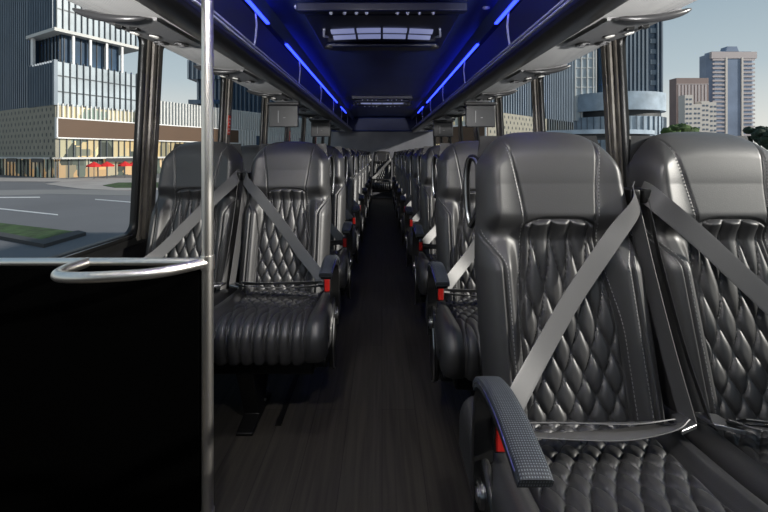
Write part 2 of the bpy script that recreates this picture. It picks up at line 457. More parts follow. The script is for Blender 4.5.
bk = make_backrest(); bk.cur = 1; st_ = make_stitching(); bk.add(st_.v, st_.f)
bm_ = bk.mesh('backrest', [M['leather'], M['thread']], angle=75)
meshes = dict(back=bm_, 
              cush_a=make_cushion(.2475).mesh('cushion', M['leather'], angle=75), cush_w=make_cushion(.226).mesh('cushion', M['leather'], angle=75))
ORD = ['first', 'second', 'third', 'fourth', 'fifth', 'sixth', 'seventh', 'eighth', 'ninth', 'tenth']
protos = {}
def seat(side, is_aisle, x, y, label, group, z=0.0):
    k = (side, is_aisle)
    if k not in protos: protos[k] = make_seat(side, is_aisle, meshes); o = protos[k]
    else: o = copy_tree(protos[k])
    o.location = (x, y, z); tag(o, label, 'seat', group); return o
PITCH = .80
for k in range(9):
    y = 1.15+PITCH*k
    extra = ' filling the near corner' if k == 0 else ''
    seat(1, True, .475, y, f'black quilted leather aisle seat, {ORD[k]} row from the front, opposite the steel pole', 'aisle seats opposite the steel pole')
    seat(-1, False, .932, y, f'black quilted leather window seat, {ORD[k]} row from the front, opposite the steel pole', 'window seats opposite the steel pole')
for k in range(8):
    y = 2.05+PITCH*k
    seat(-1, True, -.475, y, f'black quilted leather aisle seat, {ORD[k]} row behind the steel pole and black panel', 'aisle seats behind the steel pole')
    seat(1, False, -.932, y, f'black quilted leather window seat, {ORD[k]} row behind the steel pole and black panel', 'window seats behind the steel pole')
RN = {0: 'middle seat of the rear bench, at the far end of the aisle', -1: 'rear bench seat next to the middle one, steel pole side', 1: 'rear bench seat next to the middle one, opposite the pole side',
      -2: 'rear bench window seat, steel pole side', 2: 'rear bench window seat, opposite the pole side'}
for k in (-2, -1, 0, 1, 2):
    seat(1 if k < 1 else -1, False, .460*k, 9.12, 'black leather '+RN[k], 'rear bench seats')

# ------------------------------------------------------------------ bus shell
Y0, Y1 = -1.6, 9.55
struct(MB().box(-1.30, 1.30, Y0, Y1, -.06, 0).build('floor', M['floor'], smooth=False))
def wx(z): return 1.262-.05*(z-.70)/.965     # window plane: leans in towards the roof
for s, nm in ((-1, 'left'), (1, 'right')):
    mb = MB().box(s*1.262, s*1.33, Y0, Y1, -.06, .64)
    mb.box(s*1.200, s*1.30, Y0, Y1, 1.715, 2.02)
    w = struct(mb.build('wall_'+nm, M['wall'], smooth=False))
    # baseboard heater duct
    struct(MB().prism([(s*1.262, .0), (s*1.262, .20), (s*1.243, .19), (s*1.243, .0)], 'y', Y0, Y1).build('baseboard_'+nm, M['blackm'], smooth=False))
    # sill
    struct(MB().prism([(s*1.27, .655), (s*1.246, .655), (s*1.244, .625), (s*1.27, .615)], 'y', Y0, Y1).build('trim_sill_'+nm, M['rubber'], smooth=False))
struct(MB().box(-1.30, 1.30, Y1, Y1+.06, -.06, 2.02).build('wall_back', M['rear'], smooth=False))
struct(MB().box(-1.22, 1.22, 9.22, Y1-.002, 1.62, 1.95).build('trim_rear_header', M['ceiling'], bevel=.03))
# low front bulkhead below the windscreen (behind the viewer)
struct(MB().box(-1.30, 1.30, Y0-.06, Y0, -.06, 1.25).build('wall_front', M['wall'], smooth=False))
# ceiling: a shallow arch
rows = []
for y in (Y0, Y1-.01):
    rows.append([(x, y, 1.945+.03*(1-(x/.68)**2)) for x in np.linspace(-.68, .68, 17)]+[(x, y, 2.06) for x in np.linspace(1.3, -1.3, 9)])
    rows[-1].append(rows[-1][0])
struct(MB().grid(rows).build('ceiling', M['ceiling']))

def plane_pt(s, y, z, off=0.0):
    return (s*(wx(z)-off), y, z)
PIL = [2.05+1.0*k for k in range(8)]
wn = 0
for s, nm in ((-1, 'left'), (1, 'right')):
    struct(MB().box(s*1.205, s*1.33, Y0, -.36, .64, 1.715).build('wall_front_'+nm, M['wall'], smooth=False))
spans = [(-.35, PIL[0])]+[(PIL[i], PIL[i+1]) for i in range(7)]
for s in (-1, 1):
    for a, b in spans:
        y0, y1 = a+(.0 if a < 0 else .055), b-.055; z0, z1 = .655, 1.715
        def rr(y0, y1, z0, z1, r, n=8):
            out = []
            for cy, cz, a0 in ((y1-r, z1-r, 0), (y0+r, z1-r, 90), (y0+r, z0+r, 180), (y1-r, z0+r, 270)):
                for k in range(n+1): t = math.radians(a0+90*k/n); out.append((cy+r*math.cos(t), cz+r*math.sin(t)))
            return out
        mb = MB(); loops = []
        for ins, off, r in ((0, .0, .03), (0, .016, .03), (.014, .022, .05), (.026, .018, .055), (.030, .004, .055), (.030, -.012, .055)):
            loops.append([plane_pt(s, y, z, off) for y, z in rr(y0+ins*1.0, y1-ins, z0+ins, z1-ins, r)])
        loops = [l+[l[0]] for l in loops]; mb.grid(loops)
        wn += 1
        w = struct(mb.build(f'window_{wn}', M['rubber'], angle=60))
        gl = MB().add([plane_pt(s, y, z, .002) for y, z in rr(y0+.02, y1-.02, z0+.02, z1-.02, .055)], [tuple(range(36))]).build('glass_pane', M['glass'], w, smooth=False)
        # bright bead along the sill
        MB().tube([plane_pt(s, y0+.06, .678, .024), plane_pt(s, y1-.06, .678, .024)], .0022, 6).build('sill_bead', M['silver'], w)
tn = 0
for s in (-1, 1):
    for i, y in enumerate(PIL):
        # ridged pillar cover
        prof = [(-.072, 0), (-.072, .018), (-.060, .026), (-.045, .026), (-.040, .017), (-.030, .017), (-.026, .034), (-.010, .036), (-.004, .022), (.006, .022), (.012, .036), (.030, .034), (.036, .018), (.060, .026), (.072, .018), (.072, 0)]
        rows = []
        for z in (.64, .9, 1.2, 1.5, 1.72):
            t = (z-.64)/1.08
            rows.append([plane_pt(s, y+p*(1.0+.05*t), z, q) for p, q in prof])
        tn += 1
        struct(MB().grid(rows).build(f'trim_{tn}', M['pillar'], angle=25))

# window-exit stickers on the pillars
for n, (i, where) in enumerate(((1, 'second window pillar behind the steel pole'), (3, 'fourth window pillar behind the steel pole'), (5, 'sixth window pillar behind the steel pole'))):
    y = PIL[i]-.052; z0, z1 = 1.23, 1.38
    def sticker(y0, y1, za, zb, o0, o1):
        c = [plane_pt(-1, yy, z, o) for o in (o0, o1) for yy, z in ((y0, za), (y1, za), (y1, zb), (y0, zb))]
        return (c, [(0, 1, 2, 3), (7, 6, 5, 4), (0, 4, 5, 1), (1, 5, 6, 2), (2, 6, 7, 3), (3, 7, 4, 0)])
    yb = PIL[i]-.028
    o = tag(MB().add(*sticker(yb, yb+.045, z0, z1, .037, .040)).build('exit_sticker', M['sticker'], smooth=False), f'small red exit sticker on the {where}', 'sticker', 'exit stickers on the window pillars')
    mb = MB()
    for k in range(5): mb.add(*sticker(yb+.007, yb+.038-(k % 2)*.009, z0+.015+k*.026, z0+.023+k*.026, .0402, .0406))
    mb.build('printed_text', M['white'], o, smooth=False)

# ------------------------------------------------------------------ overhead racks
def sp(pts, n=6): return [(p.x, p.y) for p in cr([(a, b, 0) for a, b in pts], n)]
UO, UI = (1.205, 1.668), (.845, 1.612)     # outer and inner edge of the liner
RY0, RY1 = -.9, 9.2
for s, where in ((-1, 'above the seats behind the steel pole'), (1, 'above the seats opposite the steel pole')):
    root = empty('luggage_rack', (0, 0, 0))
    tag(root, f'overhead luggage rack with blue lit interior {where}', 'luggage rack')
    def ext(poly, name, m, y0=RY0, y1=RY1, angle=30, **k):
        return MB().prism([(s*a, b) for a, b in poly], 'y', y0, y1).build(name, m, root, angle=angle, **k)
    # liner: gently scalloped between consoles
    rows = []
    for y in np.linspace(RY0, RY1, 200):
        sc = .012*max(0, math.sin(math.pi*((y-1.90) % .93)/.93))**1.0 if y > -5 else 0
        rows.append([(s*(UO[0]+(UI[0]-UO[0])*t), y, UO[1]+(UI[1]-UO[1])*t-4*t*(1-t)*(.010+sc)) for t in np.linspace(0, 1, 9)])
    MB().grid(rows).build('underside_liner', M['under'], root)
    ext(sp([(.848, 1.616), (.835, 1.600), (.80, 1.588), (.76, 1.580), (.725, 1.583), (.702, 1.600), (.697, 1.622)])+[(.712, 1.640), (.845, 1.645)], 'front_nose', M['bull'])
    ext([(.712, 1.640), (1.20, 1.672), (1.20, 1.690), (.712, 1.652)], 'shelf', M['rackin'])
    ext(sp([(1.20, 1.690), (1.17, 1.80), (1.05, 1.92), (.90, 1.965), (.74, 1.97)])+[(.74, 1.99), (1.22, 1.99), (1.22, 1.69)], 'inner_lining', M['rackin'])
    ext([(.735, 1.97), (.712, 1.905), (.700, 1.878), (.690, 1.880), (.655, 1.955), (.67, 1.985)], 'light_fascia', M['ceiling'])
    mb = MB()
    for (x, z, r) in ((.699, 1.650, .007), (.700, 1.672, .006)): mb.tube([(s*x, RY0, z), (s*x, RY1, z)], r, 8)
    mb.build('bag_rail', M['rail'], root)
    for y in (-.1, 1.02, 2.17, 3.33, 4.5, 5.65, 6.8, 7.95):
        MB().tube([(s*.712, y-.015, 1.650), (s*.705, y, 1.72), (s*.700, y+.01, 1.80), (s*.712, y+.02, 1.88)], .006, 8).build('rail_bracket', M['rail'], root)
    for j, (y0, y1) in enumerate(((-.4, 2.36), (2.81, 6.0), (6.55, 7.5))):
        o = MB().box(s*.700, s*.680, y0, y1, 1.864, 1.876).build('led_strip', M['led'], bevel=.003)
        tag(o, f'{ORD[j]} blue light strip from the front, ceiling edge, '+('steel pole side' if s < 0 else 'opposite the steel pole'), 'light strip', 'blue light strips along the ceiling')

# reading consoles
d1 = Vector((UI[0]-UO[0], 0, UI[1]-UO[1])).normalized()
def make_console(s):
    root = empty('reading_console')
    mid = Vector(((UO[0]+UI[0])/2, 0, (UO[1]+UI[1])/2)); nd = Vector((d1.z, 0, -d1.x)).normalized()
    if nd.z > 0: nd = -nd
    def P(a, b, h):   # a: -1 outer .. +1 inner (half width .18), b: metres along y, h: below the liner
        v = mid+d1*(a*.172)+nd*(h+.024*max(0, 1-a*a)+.007); return (s*v.x, b, v.z)
    rows = []
    for b, dep, lo, hi in ((.0, .0, -.75, .95), (.004, .012, -.72, .94), (.10, .014, -.62, .96), (.22, .014, -.45, .98), (.34, .012, -.15, .99), (.39, .0, .1, .99)):
        rows.append([P(lo+(hi-lo)*t, b+.03*(1-(2*t-1)**2)*(-1 if b < .05 else 0), dep) for t in np.linspace(0, 1, 11)])
    MB().grid(rows).build('console_plate', M['psu'], root)
    lip = [Vector(P(a, -.035-.03*(1-a*a), .014+.012*(1-a*a))) for a in np.linspace(-.68, .86, 15)]
    MB().tube(lip, [.005+.010*math.sin(math.pi*k/14)**.5 for k in range(15)], 10).build('console_lip', M['psulip'], root)
    nn = Vector((s*nd.x, 0, nd.z))
    for a, b in ((.62, .30), (.10, .295)):
        v = MB().disc(P(a, b, .012), nn, .034, .007, 24, .030).build('air_vent', M['plastic'], root)
        mb = MB()
        mb.disc(Vector(P(a, b, .0))+nn*.0185, nn, .014, .004, 16)
        mb.tube([Vector(P(a, b, .0))+nn*.019+Vector((math.cos(t)*.029, math.sin(t)*.029, 0)) for t in np.linspace(0, 2*math.pi, 25)], .0022, 6)
        mb.build('vent_ring', M['psu'], v)
    for a, b in ((.28, .185), (-.20, .18)):
        v = MB().disc(P(a, b, .010), nn, .030, .006, 24, .026).build('lamp_ring', M['psulip'], root)
        MB().disc(Vector(P(a, b, .010))+nn*.004, nn, .021, .006, 20, .016).build('lamp_lens', M['lamp'], v)
    for a, b in ((.15, .085), (-.22, .09)):
        MB().box(*sorted((P(a, b, 0)[0]-.016, P(a, b, 0)[0]+.016)), b-.013, b+.013, P(a, b, .022)[2]-.004, P(a, b, .004)[2]).build('call_button', M['plastic'], root, bevel=.003)
    KIDS[root.name] = children(root)
    for c in KIDS[root.name]: KIDS[c.name] = children(c)
    return root
for s, where in ((-1, 'on the steel pole side'), (1, 'opposite the steel pole')):
    p = None
    for k in range(8):
        y = 1.50+.93*k
        if p is None: p = make_console(s); o = p
        else: o = copy_tree(p)
        o.location = (0, y, 0)
        tag(o, f'grey air vent console under the rack, {ORD[k]} from the front {where}', 'reading console', 'reading consoles under the racks')

# flip-down monitors
def make_monitor():
    root = empty('flip_down_monitor')
    MB().box(-.145, .145, -.016, .016, -.215, 0).build('screen_housing', M['screen'], root, bevel=.008)
    MB().box(-.155, .155, -.035, .035, 0, .028).build('hinge_bar', M['psulip'], root, bevel=.008)  # hinge bar the screen folds from, under the rack
    MB().box(-.052, -.046, -.0175, -.016, -.17, -.055).box(.0, .02, -.0175, -.016, -.125, -.12).build('front_mark', M['logo'], root, smooth=False)
    MB().box(-.14, .14, -.0175, -.0165, -.045, -.041).build('panel_gap', M['plastic'], root, smooth=False)
    KIDS[root.name] = children(root); return root
mon = make_monitor()
for k, (x, y, lab) in enumerate(((.965, 3.83, 'nearer grey flip-down screen under the rack opposite the steel pole'), (-.965, 3.83, 'nearer grey flip-down screen under the rack, steel pole side'),
                                 (.90, 5.75, 'smaller farther grey flip-down screen under the rack opposite the steel pole'), (-.90, 5.75, 'smaller farther grey flip-down screen under the rack, steel pole side'))):
    o = mon if k == 0 else copy_tree(mon)
    o.location = (x, y, 1.558 if y < 5 else 1.550); tag(o, lab, 'monitor', 'flip-down monitors')

# roof hatches
def make_hatch():
    root = empty('roof_hatch')
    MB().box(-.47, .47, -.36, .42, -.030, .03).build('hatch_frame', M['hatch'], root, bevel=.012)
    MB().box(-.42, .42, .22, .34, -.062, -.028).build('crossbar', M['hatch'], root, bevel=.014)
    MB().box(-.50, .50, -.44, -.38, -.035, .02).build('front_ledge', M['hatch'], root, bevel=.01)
    for r in range(2):
        for c in range(4):
            x0 = -.345+c*.176; y0 = -.13+r*.135
            rows = []
            for yy in np.linspace(0, .105, 5):
                rows.append([(x, y0+yy+.035*(x/.35)**2*(1), -.034-.012*math.sin(math.pi*yy/.105)) for x in np.linspace(x0, x0+.160, 9)])
            MB().grid(rows).build('lens_segment', M['lens'], root)
    for x in (-.30, -.22, -.15, -.09, .09, .15, .22, .30):
        MB().tube([(x, .375, -.030), (x, .375, -.046)], [.013, .006], 12).build('rivet', M['rail'], root)
        MB().tube([(x, -.41, -.034), (x, -.41, -.048)], [.013, .006], 12).build('rivet', M['rail'], root)
    for sx in (-1, 1):
        MB().disc((sx*.40, .235, -.055), (0, 0, -1), .03, .014, 20).build('latch', M['psulip'], root)
        MB().tube([(sx*.385, -.10, -.030), (sx*.40, -.02, -.055), (sx*.385, .08, -.030)], .008, 8).build('handle', M['rail'], root)
    KIDS[root.name] = children(root); return root
hp = make_hatch(); hp.location = (0, 2.70, 1.945)
tag(hp, 'nearer dark roof hatch with two rows of pale lens segments', 'roof hatch', 'roof hatches')
h2 = copy_tree(hp); h2.location = (0, 6.35, 1.945); h2.rotation_euler.z = math.pi
tag(h2, 'farther dark roof hatch above the rear of the aisle', 'roof hatch', 'roof hatches')
for x in (-.50, .62):
    o = MB().disc((x, 2.32, 1.958), (0, 0, -1), .022, .012, 16).disc((x, 2.32, 1.948), (0, 0, -1), .012, .006, 12).build('ceiling_stud', M['rail'])
    tag(o, 'small round metal ceiling stud beside the nearer roof hatch, '+('steel pole side' if x < 0 else 'opposite the steel pole'), 'stud', 'ceiling studs')

# ------------------------------------------------------------------ pole, rail and modesty panel
root = empty('modesty_panel', (-.51, 1.14, 0))
tag(root, 'glossy black half height panel with brushed steel pole and grab rails beside the aisle', 'partition')
MB().box(-.735, -.018, -.012, .012, 0.0, .752).build('panel', M['black_panel'], root, bevel=.003)
MB().tube([(0, 0, .002), (0, 0, 1.97)], .0165, 24).build('pole', M['steel'], root)
MB().tube([(-.745, 0, .764), (0, 0, .764)], .0125, 16).build('top_rail', M['steel'], root)
MB().tube(cr([(-.350, 0, .764), (-.358, -.07, .763), (-.340, -.118, .762), (-.29, -.137, .762), (-.20, -.130, .762), (-.09, -.095, .762), (0, -.005, .764)], 8), .0145, 16).build('grab_rail', M['steel'], root)
for z in (.764, .02): MB().tube([(0, 0, z-.02), (0, 0, z+.02)], .0195, 24).build('collar', M['steel'], root)
# seat track in the floor
for s in (-1, 1):
    struct(MB().box(s*.40, s*.425, 1.3 if s > 0 else 1.55, 9.0, 0, .004).build(f'trim_{30+s}', M['blackm'], smooth=False))
# ------------------------------------------------------------------ street outside
def gp(px, py, z=GROUND):
    D = (EYE-z)*PX/(py-154.0); return ((px-382.0)/PX*D, D)
XM = dict(
    asphalt=mat('asphalt', (.150, .150, .158), .85, bump=.4, bscale=8, var=.18, vscale=.12),
    asphalt2=mat('pale_road_band', (.22, .215, .21), .85, var=.1, vscale=.2),
    paving=mat('pale_paving', (.36, .33, .31), .8, var=.12, vscale=.5),
    paint=mat('road_paint', (.6, .6, .6), .7),
    grass=mat('grass', (.035, .07, .018), .9, bump=.8, bscale=6, var=.5, vscale=2.5, bdist=.05),
    kerb=mat('kerb_stone', (.05, .05, .052), .8),
    finw=mat('pale_fins', (.62, .62, .60), .5, var=.06),
    find=mat('dark_fins', (.055, .07, .085), .4),
    finb=mat('steel_blue_fins', (.15, .19, .235), .4, var=.1, vscale=.4),
    glassd=mat('dark_blue_glazing', (.035, .065, .11), .15, var=.4, vscale=.25, spec=.7),
    glassb=mat('grey_blue_glazing', (.13, .18, .24), .2, var=.3, vscale=.3, spec=.6),
    glassp=mat('pale_glazing', (.40, .46, .50), .25, var=.25, vscale=.35),
    glasst=mat('podium_glazing', (.40, .48, .56), .25, var=.25, vscale=.6),
    stone=mat('stone_cladding', (.27, .255, .205), .75, var=.12, vscale=1.5),
    sign=mat('blank_brown_sign', (.085, .045, .022), .6, var=.08, vscale=.3),
    white=mat('white_trim', (.75, .75, .74), .5),
    concrete=mat('pale_concrete', (.55, .55, .53), .7, var=.1, vscale=.4),
    shop=shop_mat('lit_shopfront', (.85, .50, .22), .55, 1.1, .6, .38),
    warm=shop_mat('warm_windows', (.85, .62, .30), .50, .9, .5, .15),
    warm2=shop_mat('glowing_upper_windows', (.95, .78, .48), .55, .5, .4, .05),
    black=mat('dark_recess', (.015, .018, .022), .5),
    red=mat('red_canvas', (.60, .02, .02), .7),
    brick=mat('brown_tower', (.24, .17, .155), .7, var=.12, vscale=.1),
    pinkish=mat('pale_pink_cladding', (.42, .36, .36), .6),
    cream=mat('cream_apartments', (.60, .55, .50), .7),
    win=mat('far_windows', (.12, .15, .20), .3),
    winb=mat('far_blue_glazing', (.20, .25, .35), .25, var=.2, vscale=.1),  # blue lightened: distance haze put into the colour
    foliage=mat('tree_foliage', (.05, .09, .02), .9, bump=1, bscale=3, var=.6, vscale=1.2, bdist=.1),
    foliaged=mat('dark_tree_foliage', (.02, .035, .02), .9, bump=1, bscale=3, var=.5, vscale=1.2, bdist=.1),
    bark=mat('bark', (.06, .04, .03), .9),
)
struct(MB().box(-400, 500, -60, 900, GROUND-.2, GROUND).build('ground', XM['asphalt'], smooth=False))
def ground_poly(name, pts, m, h, z=GROUND):
    q = [gp(*p) for p in pts]
    return MB().prism(q, 'z', z, z+h).build(name, m, smooth=False)
struct(ground_poly('sidewalk', [(-120, 178.2), (600, 178.2), (600, 180), (200, 188), (140, 190.5), (115, 190.5), (80, 189), (45, 184.3), (62, 181.8), (-120, 180.5)], XM['paving'], .03))
struct(ground_poly('road_band', [(-46, 190.5), (95, 189.5), (140, 191.5), (140, 196), (46, 194), (-46, 196.5)], XM['asphalt2'], .012))
for i, pts in enumerate(([(-46, 203.5), (58, 214.6), (58, 215.6), (-46, 204.6)], [(95, 199.2), (150, 203.5), (150, 204.2), (95, 199.8)], [(-46, 197.4), (40, 197.0), (40, 197.7), (-46, 198.2)])):
    struct(ground_poly('road_marking', pts, XM['paint'], .016))
g_ = ground_poly('lawn', [(103, 186), (118, 183.2), (240, 182.5), (240, 187.8), (115, 188.2)], XM['grass'], .06)
tag(g_, 'small green lawn on the far pavement in front of the shops', 'grass', kind='stuff')
g_ = ground_poly('grass_strip', [(-80, 219.5), (0, 224.2), (78, 233.3), (46, 239), (41, 243), (0, 235), (-80, 226)], XM['grass'], .05)
tag(g_, 'dark green grass strip beside the bus behind a kerb', 'grass', kind='stuff')
struct(ground_poly('kerb', [(-80, 226), (0, 235), (41, 243), (78, 233.3), (86, 235.5), (44, 248), (0, 239.5), (-80, 229.5)], XM['kerb'], .10))

def fins(mb, axis, a0, a1, pitch, w, d, z0, z1, off=0.0):
    """vertical fins on the plane local Y=0 (axis x) or X=0 (axis y), standing out by d"""
    n = int((a1-a0)/pitch)
    for i in range(n+1):
        a = a0+i*pitch
        if axis == 'x': mb.box(a-w/2, a+w/2, off-d, off+.02, z0, z1)
        else: mb.box(off-d, off+.02, a-w/2, a+w/2, z0, z1)

def bld(name, loc, ux, label, cat='building'):
    r = empty(name, (loc[0], loc[1], 0), math.atan2(ux[1], ux[0])); tag(r, label, cat); return r
E = EYE
# shopping centre on the pole side
b = bld('shopping_centre', (-32.6, 39), (.475, .88), 'pale finned shopping centre with blank brown sign band, dotted stone face and lit shops')
MB().box(.25, 46, .25, 12, GROUND, E+4.9).box(.25, 12, 12, 30, GROUND, E+4.9).build('core', XM['black'], b, smooth=False)
MB().box(.12, 46, .12, .3, GROUND, E-.55).box(.12, .3, .12, 30, GROUND, E-.55).build('shopfront', XM['shop'], b, smooth=False)
mb = MB(); fins(mb, 'x', .2, 46, .9, .07, .12, GROUND, E-.55, .12); fins(mb, 'y', .2, 30, .9, .07, .12, GROUND, E-.55, .12); mb.build('shopfront_mullion', XM['find'], b, smooth=False)
MB().box(-.5, 46, -.5, .3, E-.52, E-.33).box(-.5, .3, -.5, 30, E-.52, E-.33).build('canopy', XM['concrete'], b, smooth=False)
mb = MB()
for a in (6.5, 14, 24, 36): mb.box(a-2.2, a+1.6, -.52, -.4, E-.86, E-.46)
for a in (3, 9, 16): mb.box(-.52, -.4, a-1.4, a+1, E-.86, E-.46)
mb.build('shop_awning', XM['black'], b, smooth=False)
MB().box(.1, 46, .1, .3, E-.33, E+1.55).build('window_band', XM['warm'], b, smooth=False)
mb = MB(); fins(mb, 'x', .3, 46, .62, .07, .16, E-.33, E+1.6, .1); mb.build('window_band_mullion', XM['find'], b, smooth=False)
sg = MB().box(.0, 22.6, -.28, .12, E+1.66, E+3.58).build('sign_panel', XM['sign'], b, smooth=False)
mb = MB().box(-.05, 22.7, -.31, -.2, E+3.56, E+3.68).box(-.05, 22.7, -.31, -.2, E+1.56, E+1.68).box(-.06, .05, -.31, .1, E+1.56, E+3.68); mb.build('sign_border', XM['white'], sg, smooth=False)
MB().box(.1, 9, .1, .3, E+3.6, E+5.0).build('upper_window_band', XM['warm2'], b, smooth=False)
mb = MB(); fins(mb, 'x', .1, 9, .42, .09, .3, E+3.68, E+5.1, .1); mb.build('upper_fins', XM['finw'], b, smooth=False)
MB().box(9, 46, .1, .3, E+3.6, E+6.5).build('fin_wall_backing', XM['glassp'], b, smooth=False)
mb = MB(); fins(mb, 'x', 8.6, 46, .42, .17, .3, E+3.6, E+6.6, .1)
fins(mb, 'x', 22.9, 46, .55, .34, .3, E+.2, E+3.7, .1)
mb.build('fin_wall', XM['finw'], b, smooth=False)
mb = MB()
for a in (26.2, 33, 36.5): mb.box(a, a+1.2, -.25, .1, E+.3, E+2.9)
mb.build('fin_wall_opening', XM['glassd'], b, smooth=False)
pf = MB().box(-.05, .3, 0, 30, E-.33, E+5.0).build('perforated_face', XM['stone'], b, smooth=False)
mb = MB()
for r_ in range(8):
    for c_ in range(32):
        y = .5+c_*.92+(.46 if r_ % 2 else 0); z = E+.05+r_*.64; n = 8
        mb.add([(-.056, y+.15*math.cos(k*math.pi/4), z+.21*math.sin(k*math.pi/4)) for k in range(n)], [tuple(range(n))])
mb.build('perforation_pattern', XM['black'], pf, smooth=False)
MB().box(.05, 8.3, .05, 5.8, E+4.9, E+9.3).build('glass_box', XM['glassp'], b, smooth=False)
mb = MB(); fins(mb, 'x', 0, 8.4, .60, .05, .22, E+4.9, E+9.45, .05); 
for zz in (6.3, 7.9): mb.box(0, 8.35, -.03, .05, E+zz-.05, E+zz+.05)
mb.build('glass_box_fins', XM['find'], b, smooth=False)
mb = MB(); MB().box(-.02, .06, .05, 5.8, E+4.9, E+9.3).build('glass_box_flank', XM['glassb'], b, smooth=False)
fins(mb, 'y', .3, 5.8, .55, .06, .2, E+4.9, E+9.4, 0); mb.box(-.25, .05, -.25, .05, E+4.9, E+9.4); mb.build('flank_fins', XM['finb'], b, smooth=False)
MB().box(.8, 6.3, .8, 5.6, E+9.3, E+12.3).build('recessed_glazing', XM['glassd'], b, smooth=False)
mb = MB(); fins(mb, 'x', 1, 6.2, .75, .06, .1, E+9.3, E+12.3, .8); fins(mb, 'y', 1, 5.6, .75, .06, .1, E+9.3, E+12.3, .8); mb.build('recess_mullion', XM['black'], b, smooth=False)
for a in (1.54, 3.1, 4.7, 6.3): MB().box(a-.10, a+.10, .05, .3, E+9.3, E+12.4).build('column', XM['white'], b, smooth=False)
MB().box(.0, .22, 5.1, 5.6, E+9.3, E+12.4).build('column', XM['white'], b, smooth=False)
MB().box(-.2, 8.4, -.2, 6.2, E+12.3, E+12.62).build('soffit_slab', XM['concrete'], b, smooth=False)
MB().box(0, 7.8, 0, 6, E+12.62, E+24).build('upper_glass_box', XM['glassp'], b, smooth=False)
MB().box(-.05, .03, .05, 6, E+12.62, E+24).build('upper_flank', XM['glassb'], b, smooth=False)
mb = MB(); fins(mb, 'x', 0, 7.8, .55, .06, .22, E+12.62, E+24, .0)
for zz in (14.6, 16.4, 18.2): mb.box(0, 7.8, -.05, .0, E+zz-.06, E+zz+.06)
mb.build('upper_fins_dark', XM['find'], b, smooth=False)
mb = MB(); fins(mb, 'y', .3, 6, .55, .06, .2, E+12.62, E+24, 0); mb.build('upper_flank_fins', XM['finb'], b, smooth=False)
MB().box(.3, 6, 5.9, 34, E+4.9, E+40).build('side_tower', XM['glassd'], b, smooth=False)
mb = MB(); fins(mb, 'y', 6, 34, .50, .12, .16, E+5, E+40, .3); mb.build('side_tower_fins', XM['finb'], b, smooth=False)

# blue tower behind
b = bld('office_tower', (-45.5, 96), (1, 0), 'dark blue finned tower behind the pale fin wall, steel pole side')
MB().box(.0, 34, 0, 20, GROUND, E+45).build('tower_body', XM['glassd'], b, smooth=False)
MB().box(-1.9, 6, -.6, 12, E+18.3, E+23).box(-1.9, 6, -.6, 12, E+12.3, E+13.3).build('projecting_floor', XM['glassd'], b, smooth=False)
mb = MB(); fins(mb, 'x', .3, 34, 1.05, .28, .5, GROUND, E+45, 0); fins(mb, 'x', -1.8, 6, 1.05, .25, .4, E+18.3, E+23, -.6); mb.build('tower_fins', XM['finb'], b, smooth=False)

# mirrored shopping block on the far side of the street
b = bld('department_store', (12.2, 45), (.73, .685), 'dotted stone store with brown sign and blue finned upper floors, opposite the steel pole')
MB().box(.25, 25, .25, 12, GROUND, E+5).box(.25, 6, 12, 30, GROUND, E+5).build('core', XM['black'], b, smooth=False)
pf = MB().box(0, 15.5, -.05, .3, E-.33, E+5.0).build('perforated_face', XM['stone'], b, smooth=False)
mb = MB()
for r_ in range(8):
    for c_ in range(16):
        x = .5+c_*.92+(.46 if r_ % 2 else 0); z = E+.05+r_*.64; n = 8
        mb.add([(x+.15*math.cos(k*math.pi/4), -.056, z+.21*math.sin(k*math.pi/4)) for k in range(n)], [tuple(range(n))])
mb.build('perforation_pattern', XM['black'], pf, smooth=False)
MB().box(0, 25, .05, .3, GROUND, E-.5).box(.05, .3, 0, 30, GROUND, E-.5).build('shopfront', XM['shop'], b, smooth=False)
MB().box(15.5, 25, .0, .3, E-.33, E+4.6).build('window_band', XM['warm'], b, smooth=False)
mb = MB(); fins(mb, 'x', 15.6, 25, .8, .25, .3, E-.33, E+5, 0); mb.build('window_band_fins', XM['find'], b, smooth=False)
sg = MB().box(-.28, .1, 0, 30, E+1.3, E+3.4).build('sign_panel', XM['sign'], b, smooth=False)
MB().box(-.31, -.2, 0, 30, E+3.36, E+3.55).box(-.31, -.2, 0, .2, E+1.3, E+3.5).build('sign_border', XM['white'], sg, smooth=False)
MB().box(.05, .3, 0, 30, E-.33, E+1.3).box(.05, .3, 0, 30, E+3.5, E+5).build('lit_window_band', XM['warm2'], b, smooth=False)
mb = MB(); fins(mb, 'y', .1, 30, .6, .14, .3, E+3.5, E+5.1, .0); fins(mb, 'y', .1, 30, .9, .08, .15, E-.3, E+1.3, .0); mb.build('side_fins', XM['finw'], b, smooth=False)
MB().box(.3, 25, .3, 20, E+5, E+34).build('upper_glazing', XM['glassd'], b, smooth=False)
mb = MB(); fins(mb, 'x', .3, 25, .62, .2, .4, E+5, E+34, .3); fins(mb, 'y', .3, 20, .62, .2, .4, E+5, E+34, .3); mb.build('upper_fins', XM['finb'], b, smooth=False)

